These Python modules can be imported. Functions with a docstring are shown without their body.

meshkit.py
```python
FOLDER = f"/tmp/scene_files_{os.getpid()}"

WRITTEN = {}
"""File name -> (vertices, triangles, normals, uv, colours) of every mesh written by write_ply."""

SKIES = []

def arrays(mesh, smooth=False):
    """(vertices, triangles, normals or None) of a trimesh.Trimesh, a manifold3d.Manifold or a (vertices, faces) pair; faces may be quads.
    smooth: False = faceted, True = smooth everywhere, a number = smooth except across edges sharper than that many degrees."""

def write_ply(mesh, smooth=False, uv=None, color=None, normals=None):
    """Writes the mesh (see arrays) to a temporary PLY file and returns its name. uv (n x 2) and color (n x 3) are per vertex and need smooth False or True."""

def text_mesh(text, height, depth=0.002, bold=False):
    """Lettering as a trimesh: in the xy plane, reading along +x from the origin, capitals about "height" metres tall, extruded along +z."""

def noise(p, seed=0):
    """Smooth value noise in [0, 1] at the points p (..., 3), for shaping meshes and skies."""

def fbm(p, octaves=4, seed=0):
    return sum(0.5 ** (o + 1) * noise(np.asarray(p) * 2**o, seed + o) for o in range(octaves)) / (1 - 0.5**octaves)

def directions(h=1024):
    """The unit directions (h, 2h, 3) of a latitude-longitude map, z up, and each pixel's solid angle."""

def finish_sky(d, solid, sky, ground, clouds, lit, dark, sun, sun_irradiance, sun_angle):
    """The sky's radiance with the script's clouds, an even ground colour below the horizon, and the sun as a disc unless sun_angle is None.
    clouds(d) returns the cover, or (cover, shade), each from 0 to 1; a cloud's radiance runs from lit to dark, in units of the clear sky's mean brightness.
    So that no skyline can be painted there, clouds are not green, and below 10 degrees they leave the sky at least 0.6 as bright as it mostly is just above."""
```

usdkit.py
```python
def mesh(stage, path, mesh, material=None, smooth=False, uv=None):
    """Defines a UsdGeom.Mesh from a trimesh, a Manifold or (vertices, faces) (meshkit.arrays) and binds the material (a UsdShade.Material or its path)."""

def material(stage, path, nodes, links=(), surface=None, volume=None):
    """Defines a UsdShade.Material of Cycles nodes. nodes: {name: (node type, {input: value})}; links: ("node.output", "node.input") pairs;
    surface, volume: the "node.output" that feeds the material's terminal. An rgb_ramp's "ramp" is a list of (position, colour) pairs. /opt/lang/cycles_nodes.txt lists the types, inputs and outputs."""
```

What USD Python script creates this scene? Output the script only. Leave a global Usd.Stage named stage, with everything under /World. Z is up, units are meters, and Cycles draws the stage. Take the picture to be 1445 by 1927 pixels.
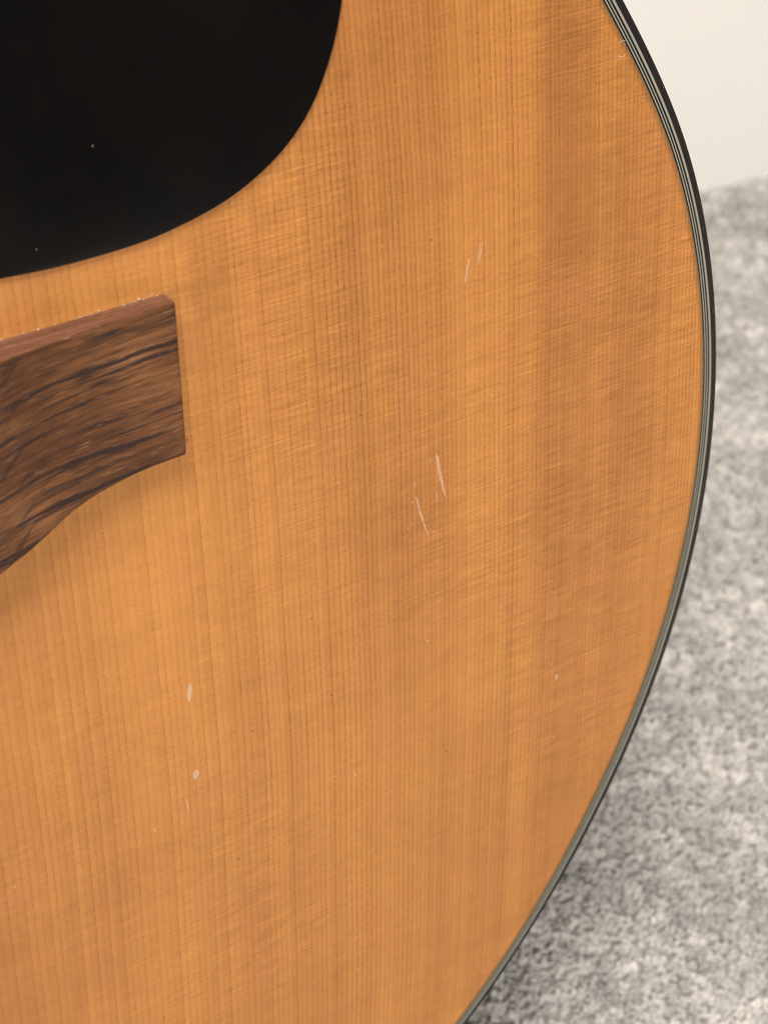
import math, random
import numpy as np, trimesh, usdkit, meshkit
from shapely.geometry import Polygon, Point
from pxr import Usd, UsdGeom, UsdLux, UsdShade, Gf, Sdf, Vt
rng = np.random.default_rng(7); random.seed(7)
stage = Usd.Stage.CreateInMemory()
UsdGeom.SetStageUpAxis(stage, UsdGeom.Tokens.z); UsdGeom.SetStageMetersPerUnit(stage, 1.0)
UsdGeom.Xform.Define(stage, '/World'); UsdGeom.Scope.Define(stage, '/World/Looks')

# ---------------------------------------------------------------- guitar frame, camera, lamp, fill light
LEAN = math.radians(18)                       # the guitar leans back against the wall
GX = np.array([1., 0, 0]); GY = np.array([0, math.sin(LEAN), math.cos(LEAN)]); GZ = np.array([0, -math.cos(LEAN), math.sin(LEAN)])
GO = np.array([0, 0, 0.235 * math.cos(LEAN) + 0.1 * math.sin(LEAN)])   # bridge centre above the carpet
GM = np.stack([GX, GY, GZ])
def g2w(v): return np.asarray(v) @ GM
cam_in_guitar = np.array([-0.06027974, 0.15219532, 0.27740799])
c_right = g2w([0.833695, -0.01603819, 0.55199223]); c_down = g2w([-0.28966309, -0.86372846, 0.41239355]); c_fwd = g2w([0.47015735, -0.50370222, -0.72473177])
c_pos = g2w(cam_in_guitar) + GO
def matrix(rx, ry, rz, t):
    m = Gf.Matrix4d(1.0)
    for i, r in enumerate((rx, ry, rz, t)): m.SetRow(i, Gf.Vec4d(*map(float, r), 1.0 if i == 3 else 0.0))
    return m
cam = UsdGeom.Camera.Define(stage, '/World/camera')
cam.AddTransformOp().Set(matrix(c_right, -c_down, -c_fwd, c_pos))
APW = 24.0
cam.CreateHorizontalApertureAttr(APW); cam.CreateVerticalApertureAttr(APW * 1024 / 767)
FOC = APW * 3702.81 / 1445
cam.CreateFocalLengthAttr(FOC); cam.CreateClippingRangeAttr(Gf.Vec2f(0.01, 50))
cam.CreateFocusDistanceAttr(0.374); cam.CreateFStopAttr(FOC / 2.7)
cam.CreateExposureAttr(0.0)

def rect_light(name, pos, target, w, h, radiance, color):
    l = UsdLux.RectLight.Define(stage, '/World/' + name)
    pos, target = np.array(pos, float), np.array(target, float)
    z = pos - target; z /= np.linalg.norm(z)
    up = np.array([0, 0, 1.]) if abs(z[2]) < .95 else np.array([0, 1., 0])
    x = np.cross(up, z); x /= np.linalg.norm(x); y = np.cross(z, x)
    l.AddTransformOp().Set(matrix(x, y, z, pos))
    l.CreateWidthAttr(w); l.CreateHeightAttr(h); l.CreateIntensityAttr(radiance); l.CreateColorAttr(Gf.Vec3f(*color))
    return l
rect_light('ceiling_lamp', (-0.75, -0.30, 2.4), (-0.75, -0.299, 0), 1.2, .8, 31.0, (1.0, .94, .86))
rect_light('front_fill', (-0.75, -2.3, 1.75), (0.1, 0.1, .25), 1.5, 1.5, 12.3, (1.0, .965, .92))  # added front fill to brighten the soundboard; no window is known there

# ---------------------------------------------------------------- helpers
class Nodes:
    """Collects a Cycles node graph; every method returns the name of the output it made."""
    def __init__(s): s.n, s.l, s.k = {}, [], 0
    def add(s, kind, out, links=None, **inp):
        s.k += 1; nm = f'n{s.k}'; s.n[nm] = (kind, inp)
        for a, b in (links or {}).items(): s.l.append((b, f'{nm}.{a}'))
        return f'{nm}.{out}'
    def _in(s, vals):
        inp, li = {}, {}
        for k, v in vals.items():
            if isinstance(v, str): li[k] = v
            else: inp[k] = v
        return inp, li
    def m(s, op, a, b=0.0, c=0.0, clamp=False):
        inp, li = s._in({'value1': a, 'value2': b, 'value3': c})
        return s.add('math', 'value', li, math_type=op, use_clamp=clamp, **inp)
    def vec(s, x, y, z=0.0):
        inp, li = s._in({'x': x, 'y': y, 'z': z}); return s.add('combine_xyz', 'vector', li, **inp)
    def noise(s, v, scale=1.0, detail=2.0, rough=.5, out='fac', dist=0.0):
        return s.add('noise_texture', out, {'vector': v}, dimensions='3D', scale=scale, detail=detail, roughness=rough, distortion=dist)
    def smooth(s, v, a, b, lo=0.0, hi=1.0):
        return s.add('map_range', 'result', {'value': v}, range_type='smoothstep', from_min=a, from_max=b, to_min=lo, to_max=hi)
    def lin(s, v, a, b, lo=0.0, hi=1.0):
        return s.add('map_range', 'result', {'value': v}, range_type='linear', from_min=a, from_max=b, to_min=lo, to_max=hi, clamp=True)
    def ramp(s, v, stops): return s.add('rgb_ramp', 'color', {'fac': v}, ramp=stops)
    def mix(s, f, a, b, kind='mix'):
        inp, li = s._in({'fac': f, 'color1': a, 'color2': b}); return s.add('mix', 'color', li, mix_type=kind, **inp)
    def obj(s):
        o = s.add('texture_coordinate', 'object'); x = s.add('separate_xyz', 'x', {'vector': o}); nm = x.split('.')[0]
        return o, nm + '.x', nm + '.y', nm + '.z'
    def bump(s, h, strength=.3, dist=.001):
        return s.add('bump', 'normal', {'height': h}, strength=strength, distance=dist)
    def principled(s, **k):
        inp, li = s._in(k); return s.add('principled_bsdf', 'BSDF', li, **inp)
    def build(s, name, surf): return usdkit.material(stage, '/World/Looks/' + name, s.n, s.l, surface=surf)

def plain(name, col, rough=.5, spec=.5, coat=0.0):
    N = Nodes(); return N.build(name, N.principled(base_color=col, roughness=rough, specular_ior_level=spec, coat_weight=coat))

used = {}
def numbered(path):
    k = used.get(path, -1) + 1; used[path] = k
    return path if k == 0 else f'{path}_{k:03d}'
def put(name, mesh, mat, parent='/World', smooth=30, **data):
    p = numbered(f'{parent}/{name}')
    usdkit.mesh(stage, p, mesh, mat, smooth=smooth)
    tag(p, **data); return p
def tag(p, **data):
    for k, v in data.items():
        if v: stage.GetPrimAtPath(p).SetCustomDataByKey(k, v)
def spline(pts, n, closed=False):
    from scipy.interpolate import splprep, splev
    pts = np.array(pts, float)
    t, _ = splprep(pts.T, s=0, per=closed)
    return np.array(splev(np.linspace(0, 1, n, endpoint=not closed), t)).T
def extrude(poly, z0, z1):
    m = trimesh.creation.extrude_polygon(poly, z1 - z0, engine='earcut'); m.apply_translation([0, 0, z0]); return m

# ---------------------------------------------------------------- materials
def spruce():
    N = Nodes(); o, x, y, z = N.obj()
    xa = N.m('absolute', x)
    yc = N.m('add', y, .067)
    xb = N.m('multiply_add', N.m('multiply', yc, yc), .237, xa)
    wob = N.m('multiply_add', N.noise(N.vec(N.m('multiply', x, 9.), N.m('multiply', y, 10.)), 1, 1), .0024, -.0012)
    xs = N.m('add', xb, wob)
    ph = N.m('multiply_add', N.m('multiply', xs, xs), 1250., N.m('multiply', xs, 520.))
    ph = N.m('add', ph, N.m('multiply', N.noise(N.vec(N.m('multiply', xs, 60.), 3.3), 1, 2), 1.9))
    ph = N.m('add', ph, N.m('multiply', N.noise(N.vec(N.m('multiply', x, 160.), N.m('multiply', y, 420.), 5.), 1, 3, .65), .42))
    k = N.m('floor', ph); fr = N.m('fraction', ph)
    s = N.add('white_noise_texture', 'value', {'w': k}, dimensions='1D')
    s2 = N.add('white_noise_texture', 'value', {'w': N.m('add', k, .37)}, dimensions='1D')
    s = N.lin(s, 0, 1, .5, 1.0)
    prof = N.add('rgb_ramp', 'color', {'fac': fr}, ramp=[(0, (.35,)*3), (.06, (.04,)*3), (.35, (.0,)*3), (.6, (.16,)*3), (.78, (.5,)*3), (.89, (.95,)*3), (.96, (1,)*3), (1, (.35,)*3)])
    bead = N.lin(N.noise(N.vec(N.m('multiply', x, 450.), N.m('multiply', y, 1100.), 2.), 1, 3, .7), .3, .7, .25, 1.35)
    ringstr = N.lin(N.noise(N.vec(N.m('multiply', x, 22.), N.m('multiply', y, 14.), 9.), 1, 2), .3, .7, .55, 1.1)
    ring = N.m('multiply', N.m('multiply', N.m('multiply', prof, s), bead), N.m('multiply', ringstr, N.smooth(xa, .06, .125, .68, 1.)), clamp=True)
    # silk rays across the grain
    yr = N.m('multiply_add', x, -.03, y)
    mask = N.smooth(N.noise(N.vec(N.m('multiply', x, 13.), N.m('multiply', y, 10.), 4.), 1, 2), .36, .6)
    maskx = N.m('multiply', mask, N.smooth(xa, .05, .105, .3, 1.0))
    silk = N.m('subtract', N.noise(N.vec(N.m('multiply', x, 95.), N.m('multiply', yr, 2300.), 1.), 1, 2, .5), .5)
    silk = N.m('multiply', silk, N.m('multiply_add', maskx, .8, .2))
    fine = N.smooth(N.noise(N.vec(N.m('multiply', x, 120.), N.m('multiply', yr, 2900.), 7.), 1, 1), .63, .73)
    fine = N.m('multiply', fine, maskx)
    dash = N.smooth(N.noise(N.vec(N.m('multiply', x, 150.), N.m('multiply', yr, 2600.), 17.), 1, 1), .62, .76)
    dash = N.m('multiply', dash, maskx)
    # broad tone: bands with the grain, waves across it, blotches
    b1 = N.noise(N.vec(N.m('multiply', x, 24.), N.m('multiply', y, 13.), 1.7), 1, 3, .55)
    b2 = N.noise(N.vec(N.m('multiply', xs, 55.), N.m('multiply', y, 5.), 8.), 1, 2)
    b3 = N.noise(N.vec(N.m('multiply', x, 22.), N.m('multiply', N.m('multiply_add', x, -.12, y), 95.), 6.), 1, 2)
    b4 = N.noise(N.vec(N.m('multiply', x, 260.), N.m('multiply', y, 330.), 3.), 1, 3, .6)
    t = N.m('multiply_add', b1, .5, N.m('multiply_add', b2, .45, .075))
    t = N.m('multiply_add', b3, .26, t); t = N.m('multiply_add', N.m('subtract', s2, .5), .12, t)
    g = [(0, .5), (.35, .68), (.42, .62), (.50, .52), (.60, .38), (.65, .5), (.715, .66), (.745, .5), (.775, .2), (.80, .3), (.825, .5), (.875, .36), (.91, .46), (.94, .62), (1, .6)]
    band = N.ramp(N.m('multiply', N.m('multiply_add', wob, 1.5, xs), 1 / .21), [(p, (v,) * 3) for p, v in g])
    t = N.m('multiply_add', N.m('multiply', N.m('subtract', band, .5), N.smooth(y, -.125, -.03, .3, 1.)), .68, t); t = N.m('multiply_add', b4, .28, t)
    t = N.lin(t, .60, 1.18)
    base = N.ramp(t, [(0, (.285, .111, .028)), (.35, (.360, .146, .036)), (.65, (.424, .178, .043)), (1, (.490, .215, .052))])
    hue = N.noise(N.vec(N.m('multiply', x, 90.), N.m('multiply', y, 60.), 12.), 1, 3)
    base = N.mix(N.lin(hue, .45, .75, 0, .35), base, (.39, .138, .048))
    base = N.mix(N.smooth(b3, .52, .75, 0, .35), base, (.335, .120, .042))
    col = N.mix(N.m('multiply', ring, .8), base, (.160, .048, .007))
    shade = N.m('add', 1.0, N.m('multiply', silk, .95))
    shade = N.m('multiply_add', fine, .28, shade); shade = N.m('multiply_add', dash, -.2, shade)
    fleck = N.noise(N.vec(N.m('multiply', x, 1900.), N.m('multiply', y, 1600.), 0.), 1, 3, .7)
    shade = N.m('multiply_add', N.m('subtract', fleck, .5), .42, shade)
    col = N.mix(1.0, col, N.vec(shade, shade, shade), 'multiply')
    # pits and bright specks in the lacquer
    def specks(sc, r, off, keep):
        v = N.add('voronoi_texture', 'distance', {'vector': N.vec(N.m('multiply', x, sc), N.m('multiply', y, sc * .8), off)}, scale=1.0, dimensions='2D', randomness=1.0)
        c = N.add('separate_color', 'r', {'color': v.split('.')[0] + '.color'})
        g = N.add('separate_color', 'g', {'color': v.split('.')[0] + '.color'})
        size = N.m('multiply', N.m('multiply_add', N.m('multiply', g, g), .8, .2), r)
        return N.m('multiply', N.m('less_than', v, size), N.m('greater_than', c, keep))
    col = N.mix(N.m('multiply', specks(95., .022, 0., .6), .75), col, (.09, .035, .012))
    col = N.mix(N.m('multiply', specks(75., .016, 3., .86), .6), col, (.75, .45, .24))
    h = N.m('multiply_add', ring, -.6, N.m('multiply', N.m('add', silk, N.m('multiply', fine, .4)), .5))
    n = N.bump(h, .07, .0003)
    return N.build('spruce_top', N.principled(base_color=col, roughness=.4, specular_ior_level=.4, normal=n))
def rosewood():
    N = Nodes(); o, x, y, z = N.obj()
    wl = N.noise(N.vec(N.m('multiply', x, 30.), N.m('multiply', y, 45.), 2.), 1, 2)
    fig = N.smooth(x, .056, .038)                     # the figure swirls towards the bridge's middle
    yz = N.m('multiply_add', z, .12, y)
    yw = N.m('multiply_add', wl, .0035, yz)
    yw = N.m('add', yw, N.m('multiply', N.m('multiply', fig, N.m('subtract', .054, x)), .08))
    yw = N.m('multiply_add', N.m('subtract', x, .06), -.04, yw)
    st = N.noise(N.vec(N.m('multiply', x, 36.), N.m('multiply', yw, 640.), 4.), 1, 5, .62)
    st2 = N.noise(N.vec(N.m('multiply', x, 24.), N.m('multiply', yw, 260.), 11.), 1, 2, .5)
    dark = N.m('multiply', N.smooth(st, .47, .58), N.smooth(st2, .40, .52))
    diag = N.noise(N.vec(N.m('multiply', N.m('add', x, y), 60.), N.m('multiply', N.m('subtract', x, y), 420.), 31.), 1, 3, .6)
    dark = N.m('maximum', dark, N.m('multiply', N.m('multiply', N.smooth(diag, .54, .66), N.smooth(x, .054, .042)), .8))
    tone = N.noise(N.vec(N.m('multiply', x, 75.), N.m('multiply', yw, 1100.), 1.), 1, 4, .7)
    tone = N.m('multiply_add', N.noise(N.vec(N.m('multiply', x, 35.), N.m('multiply', y, 70.), 21.), 1, 2), .6, N.m('multiply', tone, .6))
    col = N.ramp(N.lin(tone, .42, .78), [(0, (.043, .017, .008)), (.45, (.084, .033, .0135)), (.8, (.138, .056, .021)), (1, (.20, .085, .034))])
    col = N.mix(N.m('multiply', dark, .88), col, (.016, .010, .010))
    pore = N.smooth(N.noise(N.vec(N.m('multiply', x, 220.), N.m('multiply', yw, 3300.), 5.), 1, 1), .63, .75)
    pored = N.smooth(N.noise(N.vec(N.m('multiply', x, 210.), N.m('multiply', yw, 3000.), 15.), 1, 1), .60, .74)
    col = N.mix(N.m('multiply', pore, .4), col, (.34, .19, .11))
    col = N.mix(N.m('multiply', pored, .65), col, (.03, .015, .012))
    n = N.bump(N.m('multiply_add', pored, -1., N.m('multiply', tone, .5)), .35, .0003)
    return N.build('rosewood', N.principled(base_color=col, roughness=.5, specular_ior_level=.22, normal=n))
def lit_edgewood():  # rosewood copy, lighter and pinker: the edge's lit sheen painted into its colour
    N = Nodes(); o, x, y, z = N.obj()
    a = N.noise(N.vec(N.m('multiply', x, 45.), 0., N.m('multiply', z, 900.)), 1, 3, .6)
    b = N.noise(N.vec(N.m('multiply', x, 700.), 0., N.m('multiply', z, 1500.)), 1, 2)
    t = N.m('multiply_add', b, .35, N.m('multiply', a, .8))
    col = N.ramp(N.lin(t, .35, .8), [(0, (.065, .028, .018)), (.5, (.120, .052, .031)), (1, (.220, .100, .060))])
    return N.build('rosewood_lit_edge', N.principled(base_color=col, roughness=.42, specular_ior_level=.4, normal=N.bump(b, .2, .0002)))
def carpet_base():
    N = Nodes(); p = N.add('geometry', 'position')
    a = N.noise(p, 260., 3, .6); b = N.noise(p, 45., 2)
    t = N.m('multiply_add', a, .8, N.m('multiply', b, .4))
    col = N.ramp(N.lin(t, .4, .8), [(0, (.31, .296, .28)), (.5, (.39, .372, .35)), (1, (.48, .455, .43))])
    return N.build('carpet_base', N.principled(base_color=col, roughness=.95, specular_ior_level=.1, normal=N.bump(a, .6, .004)))
def yarn(name, c):
    N = Nodes(); p = N.add('geometry', 'position')
    a = N.noise(p, 900., 2); b = N.noise(p, 28., 2)
    k = N.m('multiply', N.lin(a, .3, .7, .82, 1.15), N.lin(b, .32, .68, .80, 1.14))
    col = N.mix(1.0, c, N.vec(k, k, k), 'multiply')
    return N.build(name, N.principled(base_color=col, roughness=.95, specular_ior_level=.08, sheen_weight=.15))
def wall_paint():
    N = Nodes(); p = N.add('geometry', 'position')
    a = N.noise(p, 420., 3, .6); b = N.noise(p, 3., 2)
    col = N.mix(N.lin(b, .3, .7), (.83, .81, .765), (.86, .84, .795))
    return N.build('wall_paint', N.principled(base_color=col, roughness=.7, specular_ior_level=.3, normal=N.bump(a, .12, .001)))
def pick_plastic():
    N = Nodes(); o, x, y, z = N.obj()
    a = N.noise(N.vec(N.m('multiply', x, 26.), N.m('multiply', y, 20.)), 1, 3)
    col = N.mix(N.lin(a, .4, .65), (.0035, .0032, .0032), (.0060, .0044, .0040))
    r = N.lin(N.noise(N.vec(N.m('multiply', x, 70.), N.m('multiply', y, 70.), 3.), 1, 4), .3, .7, .08, .17)
    sc = N.noise(N.vec(N.m('multiply', x, 900.), N.m('multiply', y, 900.), 3.), 1, 2)
    return N.build('pickguard_plastic', N.principled(base_color=col, roughness=r, specular_ior_level=.2, normal=N.bump(sc, .03, .0002)))
def scuff():
    N = Nodes(); o, x, y, z = N.obj()
    a = N.noise(N.vec(N.m('multiply', x, 3800.), N.m('multiply', y, 900.), 1.), 1, 2)
    b = N.principled(base_color=(.57, .345, .215), roughness=.6, specular_ior_level=.3)
    t = N.add('transparent_bsdf', 'BSDF')
    return N.build('bare_scuff', N.add('mix_closure', 'closure', {'fac': N.smooth(a, .30, .6, .2, .78), 'closure1': t, 'closure2': b}))
M_top, M_rose = spruce(), rosewood()
M_lit_edge = lit_edgewood()
M_black = plain('black_binding', (.014, .011, .010), .35, .3)
M_pdark = plain('black_purfling', (.010, .009, .008), .45, .2)
M_pwhite = plain('aged_white_purfling', (.24, .234, .188), .45, .2)
M_side = plain('dark_side_wood', (.075, .028, .014), .3, .5)
def film(name, c, a):
    N = Nodes(); t = N.add('transparent_bsdf', 'BSDF'); b = N.principled(base_color=c, roughness=.4, specular_ior_level=.4)
    return N.build(name, N.add('mix_closure', 'closure', {'closure1': t, 'closure2': b}, fac=a))
M_dent = film('bare_dent', (.60, .40, .26), .6)
M_edge_film = [film('dark_edge_film', (.17, .11, .05), .42), film('thin_dark_edge_film', (.20, .12, .045), .2)]
M_pick, M_scuff = pick_plastic(), scuff()
M_neck = plain('neck_wood', (.14, .05, .022), .35)
M_bone = plain('bone', (.72, .66, .52), .4)
M_steel = plain('string_bronze', (.55, .42, .25), .3)
M_dust = plain('lint', (.42, .36, .28), .95, .1)
M_carpet, M_wall = carpet_base(), wall_paint()

# ---------------------------------------------------------------- floor and wall
WX, WY, WYAW = 0.515, 0.2585, math.radians(-3)
wd = np.array([math.cos(WYAW), math.sin(WYAW), 0]); wn = np.array([math.sin(WYAW), -math.cos(WYAW), 0])
w0 = np.array([WX, WY, 0])
a, b = w0 - wd * 2.6, w0 + wd * 2.2
bk = -wn * .1
wall = trimesh.convex.convex_hull(np.array([a, b, a + bk, b + bk, *(q + [0, 0, 2.6] for q in (a, b, a + bk, b + bk))]) + [0, 0, -.01])
put('wall', wall, M_wall, smooth=False, kind='structure', label='plain cream white wall rising behind the carpet', category='wall')
c0, c1 = a - wn * .05, b - wn * .05
floor = (np.array([c0, c1, c1 + [0, -3.2, 0], c0 + [0, -3.2, 0]]), np.array([[0, 2, 1], [0, 3, 2]]))
put('carpet', floor, M_carpet, smooth=False, kind='structure', label='speckled grey and cream carpet under the guitar', category='carpet')

# tufts of the carpet that the picture shows
def tuft(seed):
    r = np.random.default_rng(seed)
    parts = []
    for k in range(3):
        s = trimesh.creation.icosphere(subdivisions=1, radius=1.0)
        v = s.vertices * [.0012 + .0004 * r.random(), .0009, .0025] 
        v[:, 0] += .12 * v[:, 2] + 30. * v[:, 2] ** 2 * (r.random() - .5) * 2
        v += (r.random((len(v), 3)) - .5) * .0005
        ang = k * 2.1 + r.random()
        ca, sa = math.cos(ang), math.sin(ang)
        v = v @ np.array([[ca, sa, 0], [-sa, ca, 0], [0, 0, 1]])
        v += [.0010 * ca, .0010 * sa, .0022 + .0006 * r.random()]
        parts.append(trimesh.Trimesh(v, s.faces, process=False))
    return trimesh.util.concatenate(parts)
pile = UsdGeom.PointInstancer.Define(stage, '/World/carpet_pile')
shades = [(.525, .50, .468), (.47, .448, .422), (.42, .40, .378), (.37, .353, .336), (.32, .306, .294)]
protos = []
for i, c in enumerate(shades):
    m = yarn(f'yarn_{["cream", "pale", "grey", "slate", "charcoal"][i]}', c)
    for j in range(2):
        p = f'/World/carpet_pile/tuft_{2 * i + j:03d}'
        usdkit.mesh(stage, p, tuft(10 * i + j), m, smooth=True); protos.append(p)
SP = .0023
gx, gy = np.meshgrid(np.arange(.0, .95, SP), np.arange(-.28, .36, SP))
P = np.c_[gx.ravel(), gy.ravel()] + rng.uniform(-.5, .5, (gx.size, 2)) * SP * .95
front = (P - w0[:2]) @ wn[:2]
P = P[front > .002]
n1 = meshkit.fbm(np.c_[P * 240, np.zeros(len(P))], 2, 3); n2 = meshkit.fbm(np.c_[P * 40, np.zeros(len(P))], 2, 5)
sh = np.clip(2.1 + (n1 - .5) * 5.0 + (n2 - .5) * .9 + rng.normal(0, .8, len(P)), 0, 4.49)
ids = (np.round(4 - sh).astype(int).clip(0, 4)) * 2 + rng.integers(0, 2, len(P))
yaw = rng.uniform(0, 2 * np.pi, len(P)); tilt = rng.normal(0, .28, (len(P), 2))
q = np.c_[np.cos(yaw / 2), tilt[:, 0] / 2, tilt[:, 1] / 2, np.sin(yaw / 2)]; q /= np.linalg.norm(q, axis=1)[:, None]
sc = rng.uniform(.65, 1.0, len(P))
for p in protos: pile.GetPrototypesRel().AddTarget(p)
pile.CreateProtoIndicesAttr(Vt.IntArray.FromNumpy(ids.astype(np.int32)))
pile.CreatePositionsAttr(Vt.Vec3fArray.FromNumpy(np.c_[P, np.full(len(P), -.0013)].astype(np.float32)))
pile.CreateOrientationsAttr(Vt.QuathArray([Gf.Quath(*map(float, r)) for r in q]))
pile.CreateScalesAttr(Vt.Vec3fArray.FromNumpy(np.repeat(sc[:, None], 3, 1).astype(np.float32)))
tag('/World/carpet_pile', kind='stuff', label='short twisted carpet pile in mixed grey and cream yarn', category='carpet pile')

# ---------------------------------------------------------------- guitar
GUITAR = '/World/acoustic_guitar'
g = UsdGeom.Xform.Define(stage, GUITAR); g.AddTransformOp().Set(matrix(GX, GY, GZ, GO))
tag(GUITAR, label='amber spruce top acoustic guitar leaning upright on grey carpet by the wall', category='guitar')
half = [(0.0, -235.0), (31.0, -233.6), (62.0, -228.6), (92.0, -219.0), (118.0, -205.5), (140.21, -188.11), (152.51, -175.7), (163.72, -162.29), (173.93, -147.88), (182.83, -132.77), (190.34, -116.86), (196.54, -100.35), (201.15, -83.43), (204.05, -66.12), (205.25, -48.6), (204.65, -31.09), (202.25, -13.77), (197.94, 3.24), (191.84, 19.76), (183.93, 35.47), (174.43, 50.28), (160.0, 72.0), (146.5, 97.0), (137.5, 125.0), (135.5, 150.0), (140.0, 180.0), (146.0, 212.0), (145.0, 240.0), (133.0, 266.0), (110.0, 284.0), (75.0, 294.0), (35.0, 298.0), (0.0, 299.0)]
half = np.array(half) / 1000
full = np.vstack([half, (half * [-1, 1])[-2:0:-1]])
from scipy.interpolate import splprep, splev
tck, _ = splprep(np.vstack([full, full[:1]]).T, s=len(full) * (.00012) ** 2, per=True)
NO = 1400
OUT = np.array(splev(np.linspace(0, 1, NO, endpoint=False), tck)).T
tan = np.array(splev(np.linspace(0, 1, NO, endpoint=False), tck, der=1)).T; tan /= np.linalg.norm(tan, axis=1)[:, None]
NRM = np.c_[-tan[:, 1], tan[:, 0]]
if np.sum(NRM * (Polygon(OUT).centroid.coords[0] - OUT)) < 0: NRM = -NRM           # inward
WF = np.interp(OUT[:, 1] * 1000, [-170, -140], [.85, 1.0])[:, None]      # the edge trim is worn a little narrower at the tail
def sweep(profile):
    """A closed ring along the outline; profile: (inset, height) pairs, closed, in metres."""
    k = len(profile); V = np.concatenate([np.c_[OUT + NRM * WF * d, np.full(NO, z)] for d, z in profile])
    i = np.arange(NO); j = (i + 1) % NO; F = []
    for a in range(k):
        b = (a + 1) % k
        F += [np.c_[a * NO + i, a * NO + j, b * NO + j], np.c_[a * NO + i, b * NO + j, b * NO + i]]
    m = trimesh.Trimesh(V, np.vstack(F), process=False)
    if m.volume < 0: m.invert()
    return m
mm = .001
R, BIND = 0.3, 1.58
PURF = [(.48, 0), (.44, 1), (.23, 0), (.36, 1), (.25, 0), (.38, 1)]
prof = [(0, -6.5), (0, -R)] + [(R - R * math.cos(t), -R + R * math.sin(t)) for t in np.linspace(.2, math.pi / 2, 7)] + [(BIND, 0), (BIND, -6.5)]
put('binding', sweep([(d * mm, z * mm) for d, z in prof]), M_black, GUITAR, label='black edge binding')
d = BIND
for w, dark in PURF:
    h = .012 if not dark else 0.0
    put('purfling_line', sweep([((d) * mm, -2 * mm), (d * mm, h * mm), ((d + w) * mm, h * mm), ((d + w) * mm, -2 * mm)]), M_pdark if dark else M_pwhite, GUITAR, label='thin black purfling line' if dark else 'thin aged white purfling line')
    d += w
for k, (d0, d1) in enumerate(((0, .45), (.45, 1.05))):  # see-through strips that darken the board beside the purfling
    put('edge_strip', sweep([((d + d0) * mm, -.5 * mm), ((d + d0) * mm, .006 * mm), ((d + d1) * mm, .006 * mm), ((d + d1) * mm, -.5 * mm)]), M_edge_film[k], GUITAR, label='darker see-through strip along the purfling')
inner = Polygon(OUT + NRM * WF * d * mm).buffer(0)
hole = Point(0, .148).buffer(.051, 64)
SB = put('soundboard', extrude(inner.difference(hole), -.0035, 0), M_top, GUITAR, smooth=False, label='amber spruce soundboard with fine straight grain and scratches')
side = sweep([(.0004, -.0065), (.0004, -.100), (.0034, -.100), (.0034, -.0065)])
put('side', side, M_side, GUITAR)
put('back', extrude(Polygon(OUT + NRM * .0034).buffer(0), -.100, -.0965), M_side, GUITAR, smooth=False)
for r0, r1, mt in ((.0535, .0547, M_pdark), (.0547, .0575, M_pwhite), (.0575, .0587, M_pdark)):
    put('rosette_ring', extrude(Point(0, .148).buffer(r1, 64).difference(Point(0, .148).buffer(r0, 64)), .00001, .00006), mt, GUITAR, smooth=False)

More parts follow.
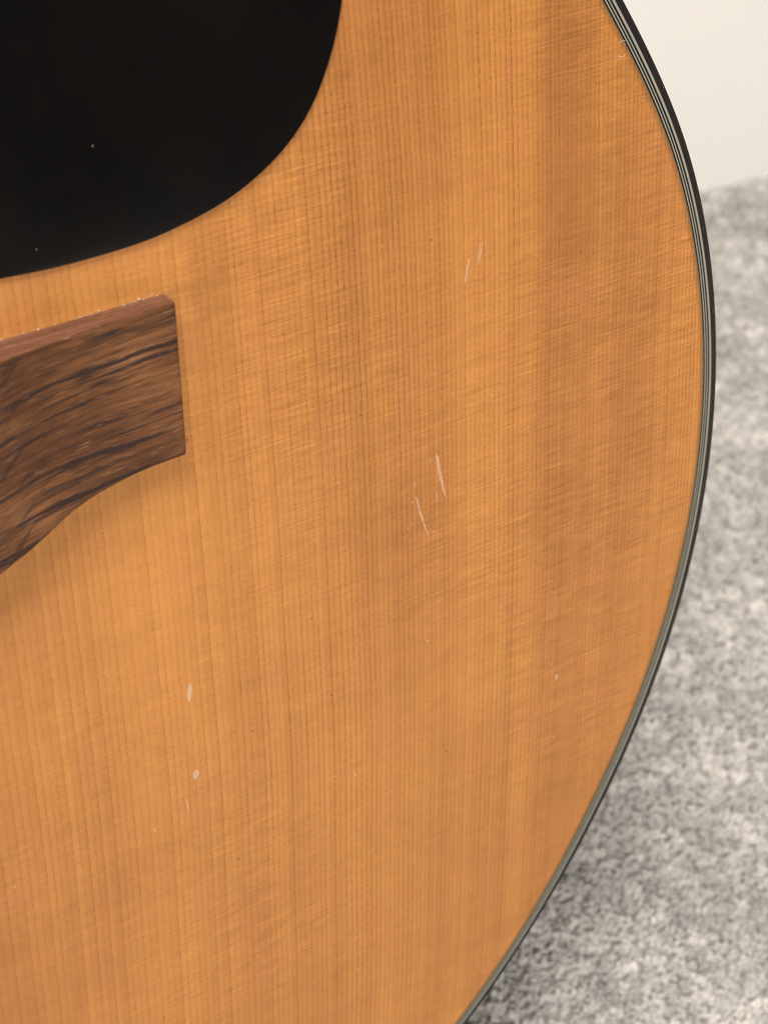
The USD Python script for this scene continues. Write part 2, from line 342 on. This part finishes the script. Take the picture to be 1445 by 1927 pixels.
# pickguard
pgr = [(47.0, 27.1), (58.2, 26.6), (66.6, 26.8), (73.3, 27.3), (80.7, 28.6), (87.7, 30.5), (93.9, 33.2), (100.7, 37.7), (105.5, 42.8), (109.3, 49.4), (111.7, 55.8), (112.9, 61.0), (113.8, 72), (112, 92), (106, 115), (97, 135), (86, 152), (74, 166), (62, 172), (55, 166), (54.5, 150), (53, 132), (47, 117), (36, 104), (24, 96), (17, 84), (15.5, 66), (18, 46), (28, 32), (38, 28.2)]
pc = spline(np.array(pgr + pgr[:1]) / 1000, 500, True)
pp = Polygon(pc).buffer(0)
def bevelled(poly, z0, z1, bev):
    ring = np.array(poly.exterior.coords)[:-1]
    inn = []
    t = np.roll(ring, -1, 0) - np.roll(ring, 1, 0); t /= np.linalg.norm(t, axis=1)[:, None]
    n = np.c_[-t[:, 1], t[:, 0]]
    if not poly.exterior.is_ccw: n = -n
    rows = [(0, z0), (0, z1 - bev), (bev * .3, z1 - bev * .3), (bev, z1)]
    k = len(ring); V = np.concatenate([np.c_[ring + n * d, np.full(k, z)] for d, z in rows]); F = []
    i = np.arange(k); j = (i + 1) % k
    for a in range(len(rows) - 1): F += [np.c_[a * k + i, a * k + j, (a + 1) * k + j], np.c_[a * k + i, (a + 1) * k + j, (a + 1) * k + i]]
    import mapbox_earcut as ec
    top = ec.triangulate_float64(V[-k:, :2], np.array([k], np.uint32)).reshape(-1, 3)
    m = trimesh.Trimesh(V, np.vstack(F + [top + (len(rows) - 1) * k]), process=False)
    m.fix_normals(); return m
put('pickguard', bevelled(pp, .00001, .0008, .00035), M_pick, GUITAR, smooth=40, label='glossy black plastic pickguard')

# bridge: swept wing with a scooped top
bx = np.array([0, 15, 30, 37.2, 40.5, 43.8, 48.3, 54, 60, 67.3, 76.1]); by = np.array([-25.0, -24.6, -23.5, -22.0, -20.9, -19.8, -17.9, -15.5, -14.1, -13.0, -12.6])
from scipy.interpolate import PchipInterpolator
ybot = PchipInterpolator(bx, by); ytop = PchipInterpolator([0, 46, 60, 74.5, 76.3], [16.2, 16.2, 16.4, 16.7, 16.7])
zt = PchipInterpolator([0, 30, 36, 42, 48, 54, 60, 67, 76.3], [9.6, 9.2, 8.5, 7.6, 6.6, 5.6, 4.9, 4.5, 4.3])
cols = np.r_[0:74:1.0, 74.0, 75.0, 75.6, 75.85, 76.0]
NR = 26
def column(x, drop):
    a, b, z = ytop(x), ybot(x), zt(x) - drop
    e, eb = .35, 1.0
    pts = [(a + .15, 0.005), (a, z - e), (a - .1, z - .1), (a - e, z)]
    for t in np.linspace(0, 1, NR)[1:-1]:
        pts.append((a - e + (b + eb - a + e) * t, z - .25 * math.sin(math.pi * t) * 0))
    pts += [(b + eb, z - .02), (b + .3, z - .3), (b, z - 1.0), (b, .005)]
    return pts
pos = np.array([[(x, y, z) for y, z in column(x, dr)] for x, dr in zip(cols, [0] * (len(cols) - 4) + [0, .0, .12, .3])])
neg = pos[:0:-1] * [-1, 1, 1]
grid = np.concatenate([neg, pos]) * mm
edge = grid[:, :2]
grid = grid[:, 1:]
n0, k0 = grid.shape[:2]
V = grid.reshape(-1, 3); F = []
for i in range(n0 - 1):
    for j in range(k0 - 1):
        p, q = i * k0 + j, (i + 1) * k0 + j
        F += [(p, q, q + 1), (p, q + 1, p + 1)]
for i in (0, n0 - 1):
    b = i * k0
    for j in range(1, k0 - 1): F.append((b, b + j, b + j + 1) if i == 0 else (b, b + j + 1, b + j))
bm = trimesh.Trimesh(V, F, process=False); bm.fix_normals()
BR = put('bridge', bm, M_rose, GUITAR, smooth=35, label='streaky brown rosewood bridge with a scooped wing')
sad = trimesh.creation.box((.058, .003, .004)); sad.apply_translation([0, .006, .0123]); 
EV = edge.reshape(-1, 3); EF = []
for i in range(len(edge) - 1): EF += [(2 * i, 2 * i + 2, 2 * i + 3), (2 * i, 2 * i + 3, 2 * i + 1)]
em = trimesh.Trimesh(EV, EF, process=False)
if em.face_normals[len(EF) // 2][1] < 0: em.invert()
put('edge_face', em, M_lit_edge, BR, smooth=20, label='pinkish upper edge of the bridge with its lit sheen painted in')
put('saddle', sad, M_bone, BR)
for k in range(6):
    xk = (-27.5 + 11 * k) * mm
    pin = trimesh.creation.icosphere(subdivisions=2, radius=.0035); pin.apply_scale([1, 1, .7]); pin.apply_translation([xk, -.006, .0112]); put('bridge_pin', pin, M_black, BR)
    c = trimesh.creation.cylinder(radius=(.00068 - .00008 * k), segment=[(xk, .006, .0147), (xk * .62, .395, .011)], sections=8); put('string', c, M_steel, GUITAR)
# fingerboard, neck and headstock above the frame
fb = Polygon([(-.0285, .215), (.0285, .215), (.0215, .648), (-.0215, .648)])
put('fingerboard', extrude(fb, .0002, .0068), M_pick, GUITAR, smooth=False)
nk = Polygon([(-.027, .2995), (.027, .2995), (.0213, .648), (-.0213, .648)])
put('neck', extrude(nk, -.018, .0001), M_neck, GUITAR, smooth=False)
put('headstock', extrude(Polygon([(-.0213, .6485), (.0213, .6485), (.036, .68), (.034, .83), (0, .842), (-.034, .83), (-.036, .68)]), -.014, .002), M_neck, GUITAR, smooth=False)

# scratches and dings in the lacquer
def stroke(pts, w, seed):
    """A tapered, ragged sliver lying on the soundboard; pts and width in millimetres."""
    r = np.random.default_rng(seed)
    c = spline(pts, 40) if len(pts) > 3 else np.array([np.array(pts[0]) + (np.array(pts[-1]) - pts[0]) * t for t in np.linspace(0, 1, 40)]) if len(pts) == 2 else np.array([(1 - t) ** 2 * np.array(pts[0]) + 2 * t * (1 - t) * np.array(pts[1]) + t * t * np.array(pts[2]) for t in np.linspace(0, 1, 40)])
    t = np.gradient(c, axis=0); t /= np.linalg.norm(t, axis=1)[:, None]; n = np.c_[-t[:, 1], t[:, 0]]
    u = np.linspace(0, 1, 40); ww = w * np.sin(np.pi * u ** .8) ** .6 * .5
    L = c + n * (ww * (1 + r.uniform(-.18, .18, 40)))[:, None]; Rr = c - n * (ww * (1 + r.uniform(-.18, .18, 40)))[:, None]
    V = np.vstack([np.c_[L, np.full(40, .03)], np.c_[Rr, np.full(40, .03)]]) * mm
    i = np.arange(39); F = np.vstack([np.c_[i, 40 + i, 41 + i], np.c_[i, 41 + i, i + 1]])
    m = trimesh.Trimesh(V, F, process=False)
    if m.face_normals[10][2] < 0: m.invert()
    return m
S = [('scratch', [(132.19, -31.51), (132.61, -35.97), (134.34, -42.24)], 0.85), ('scratch', [(127.28, -39.56), (127.9, -43.33), (130.25, -50.05)], 0.5), ('scratch', [(131.88, -40.12), (132.5, -42.35)], 0.3), ('scratch', [(127.04, -36.06), (127.02, -37.47)], 0.25), ('scratch', [(131.28, -48.7), (131.78, -49.72)], 0.2), ('scratch', [(130.48, -31.55), (130.53, -33.32)], 0.16), ('scratch', [(139.77, 7.66), (139.23, 5.71), (138.58, 2.14)], 0.45), ('scratch', [(142.29, 10.15), (141.93, 8.24), (141.52, 6.04)], 0.28), ('scratch', [(142.8, 10.24), (142.39, 8.5), (141.82, 5.66)], 0.34), ('dent', [(126.29, -40.3), (126.45, -41.0)], 0.22), ('dent', [(126.32, -45.38), (126.23, -45.77)], 0.2), ('dent', [(125.23, -45.97), (125.37, -46.74)], 0.22), ('dent', [(125.4, -49.59), (125.65, -49.49)], 0.2), ('dent', [(75.17, -63.43), (74.97, -64.52), (74.68, -66.19), (74.62, -67.52)], 1.0), ('dent', [(74.91, -83.71), (74.87, -84.92), (74.56, -86.11)], 1.25), ('scratch', [(72.0, -89.34), (72.82, -91.05), (72.33, -94.11)], 0.25), ('dent', [(162.28, -93.04), (162.32, -93.71)], 0.35), ('dent', [(164.15, -96.77), (163.78, -98.04)], 0.7), ('dent', [(115.52, -10.32), (115.44, -10.71)], 0.3), ('dent', [(114.99, -9.85), (115.03, -10.14)], 0.22), ('scratch', [(190.75, -33.92), (190.6, -35.74)], 0.18), ('scratch', [(136.02, -19.2), (136.02, -20.0)], 0.25), ('dent', [(173.5, 40.2), (174.7, 39.1), (175.8, 40.4)], .25), ('dent', [(173.4, 42.3), (174.3, 43.0), (175.3, 42.6)], .2)]
for i, (kind, pts, w) in enumerate(S):
    put(kind, stroke(pts, w, i), M_dent if kind == 'dent' else M_scuff, SB, smooth=False)

# lint along the bridge and specks on the pickguard
bits = []
r = np.random.default_rng(5)
def bit(x, y, z, s):
    m = trimesh.creation.icosphere(subdivisions=1, radius=1.0)
    v = m.vertices * (s * r.uniform(.5, 1.5, 3)) * (1 + r.uniform(-.4, .4, (len(m.vertices), 1)))
    bits.append(trimesh.Trimesh(v * mm + np.array([x, y, z]) * mm, m.faces, process=False))
for k in range(420):
    x = r.uniform(28, 75); cl = meshkit.noise(np.array([[x * .35, 0, 0]]), 2)[0]
    if r.random() > cl * 1.2 - .1: continue
    bit(x, ytop(x) + abs(r.normal(0.1, .35)), .06, r.uniform(.025, .075) * (1.7 if r.random() < .06 else 1))
for x, y, s in ((65.2, 45.6, .08), (53.7, 30.7, .05)): bit(x, y, .84, s)
for k in np.nonzero((OUT[:, 0] > .16) & (OUT[:, 1] > -.17) & (OUT[:, 1] < .06))[0]:
    if r.random() < .06:
        q = (OUT[k] + NRM[k] * r.uniform(.0003, .0014)) * 1000
        bit(q[0], q[1], .01, r.uniform(.02, .05))
dm = trimesh.util.concatenate(bits); dv = dm.vertices @ GM + GO
put('dust', trimesh.Trimesh(dv, dm.faces, process=False), M_dust, smooth=False, kind='stuff', label='pale dust specks along the bridge edge and on the pickguard', category='dust')
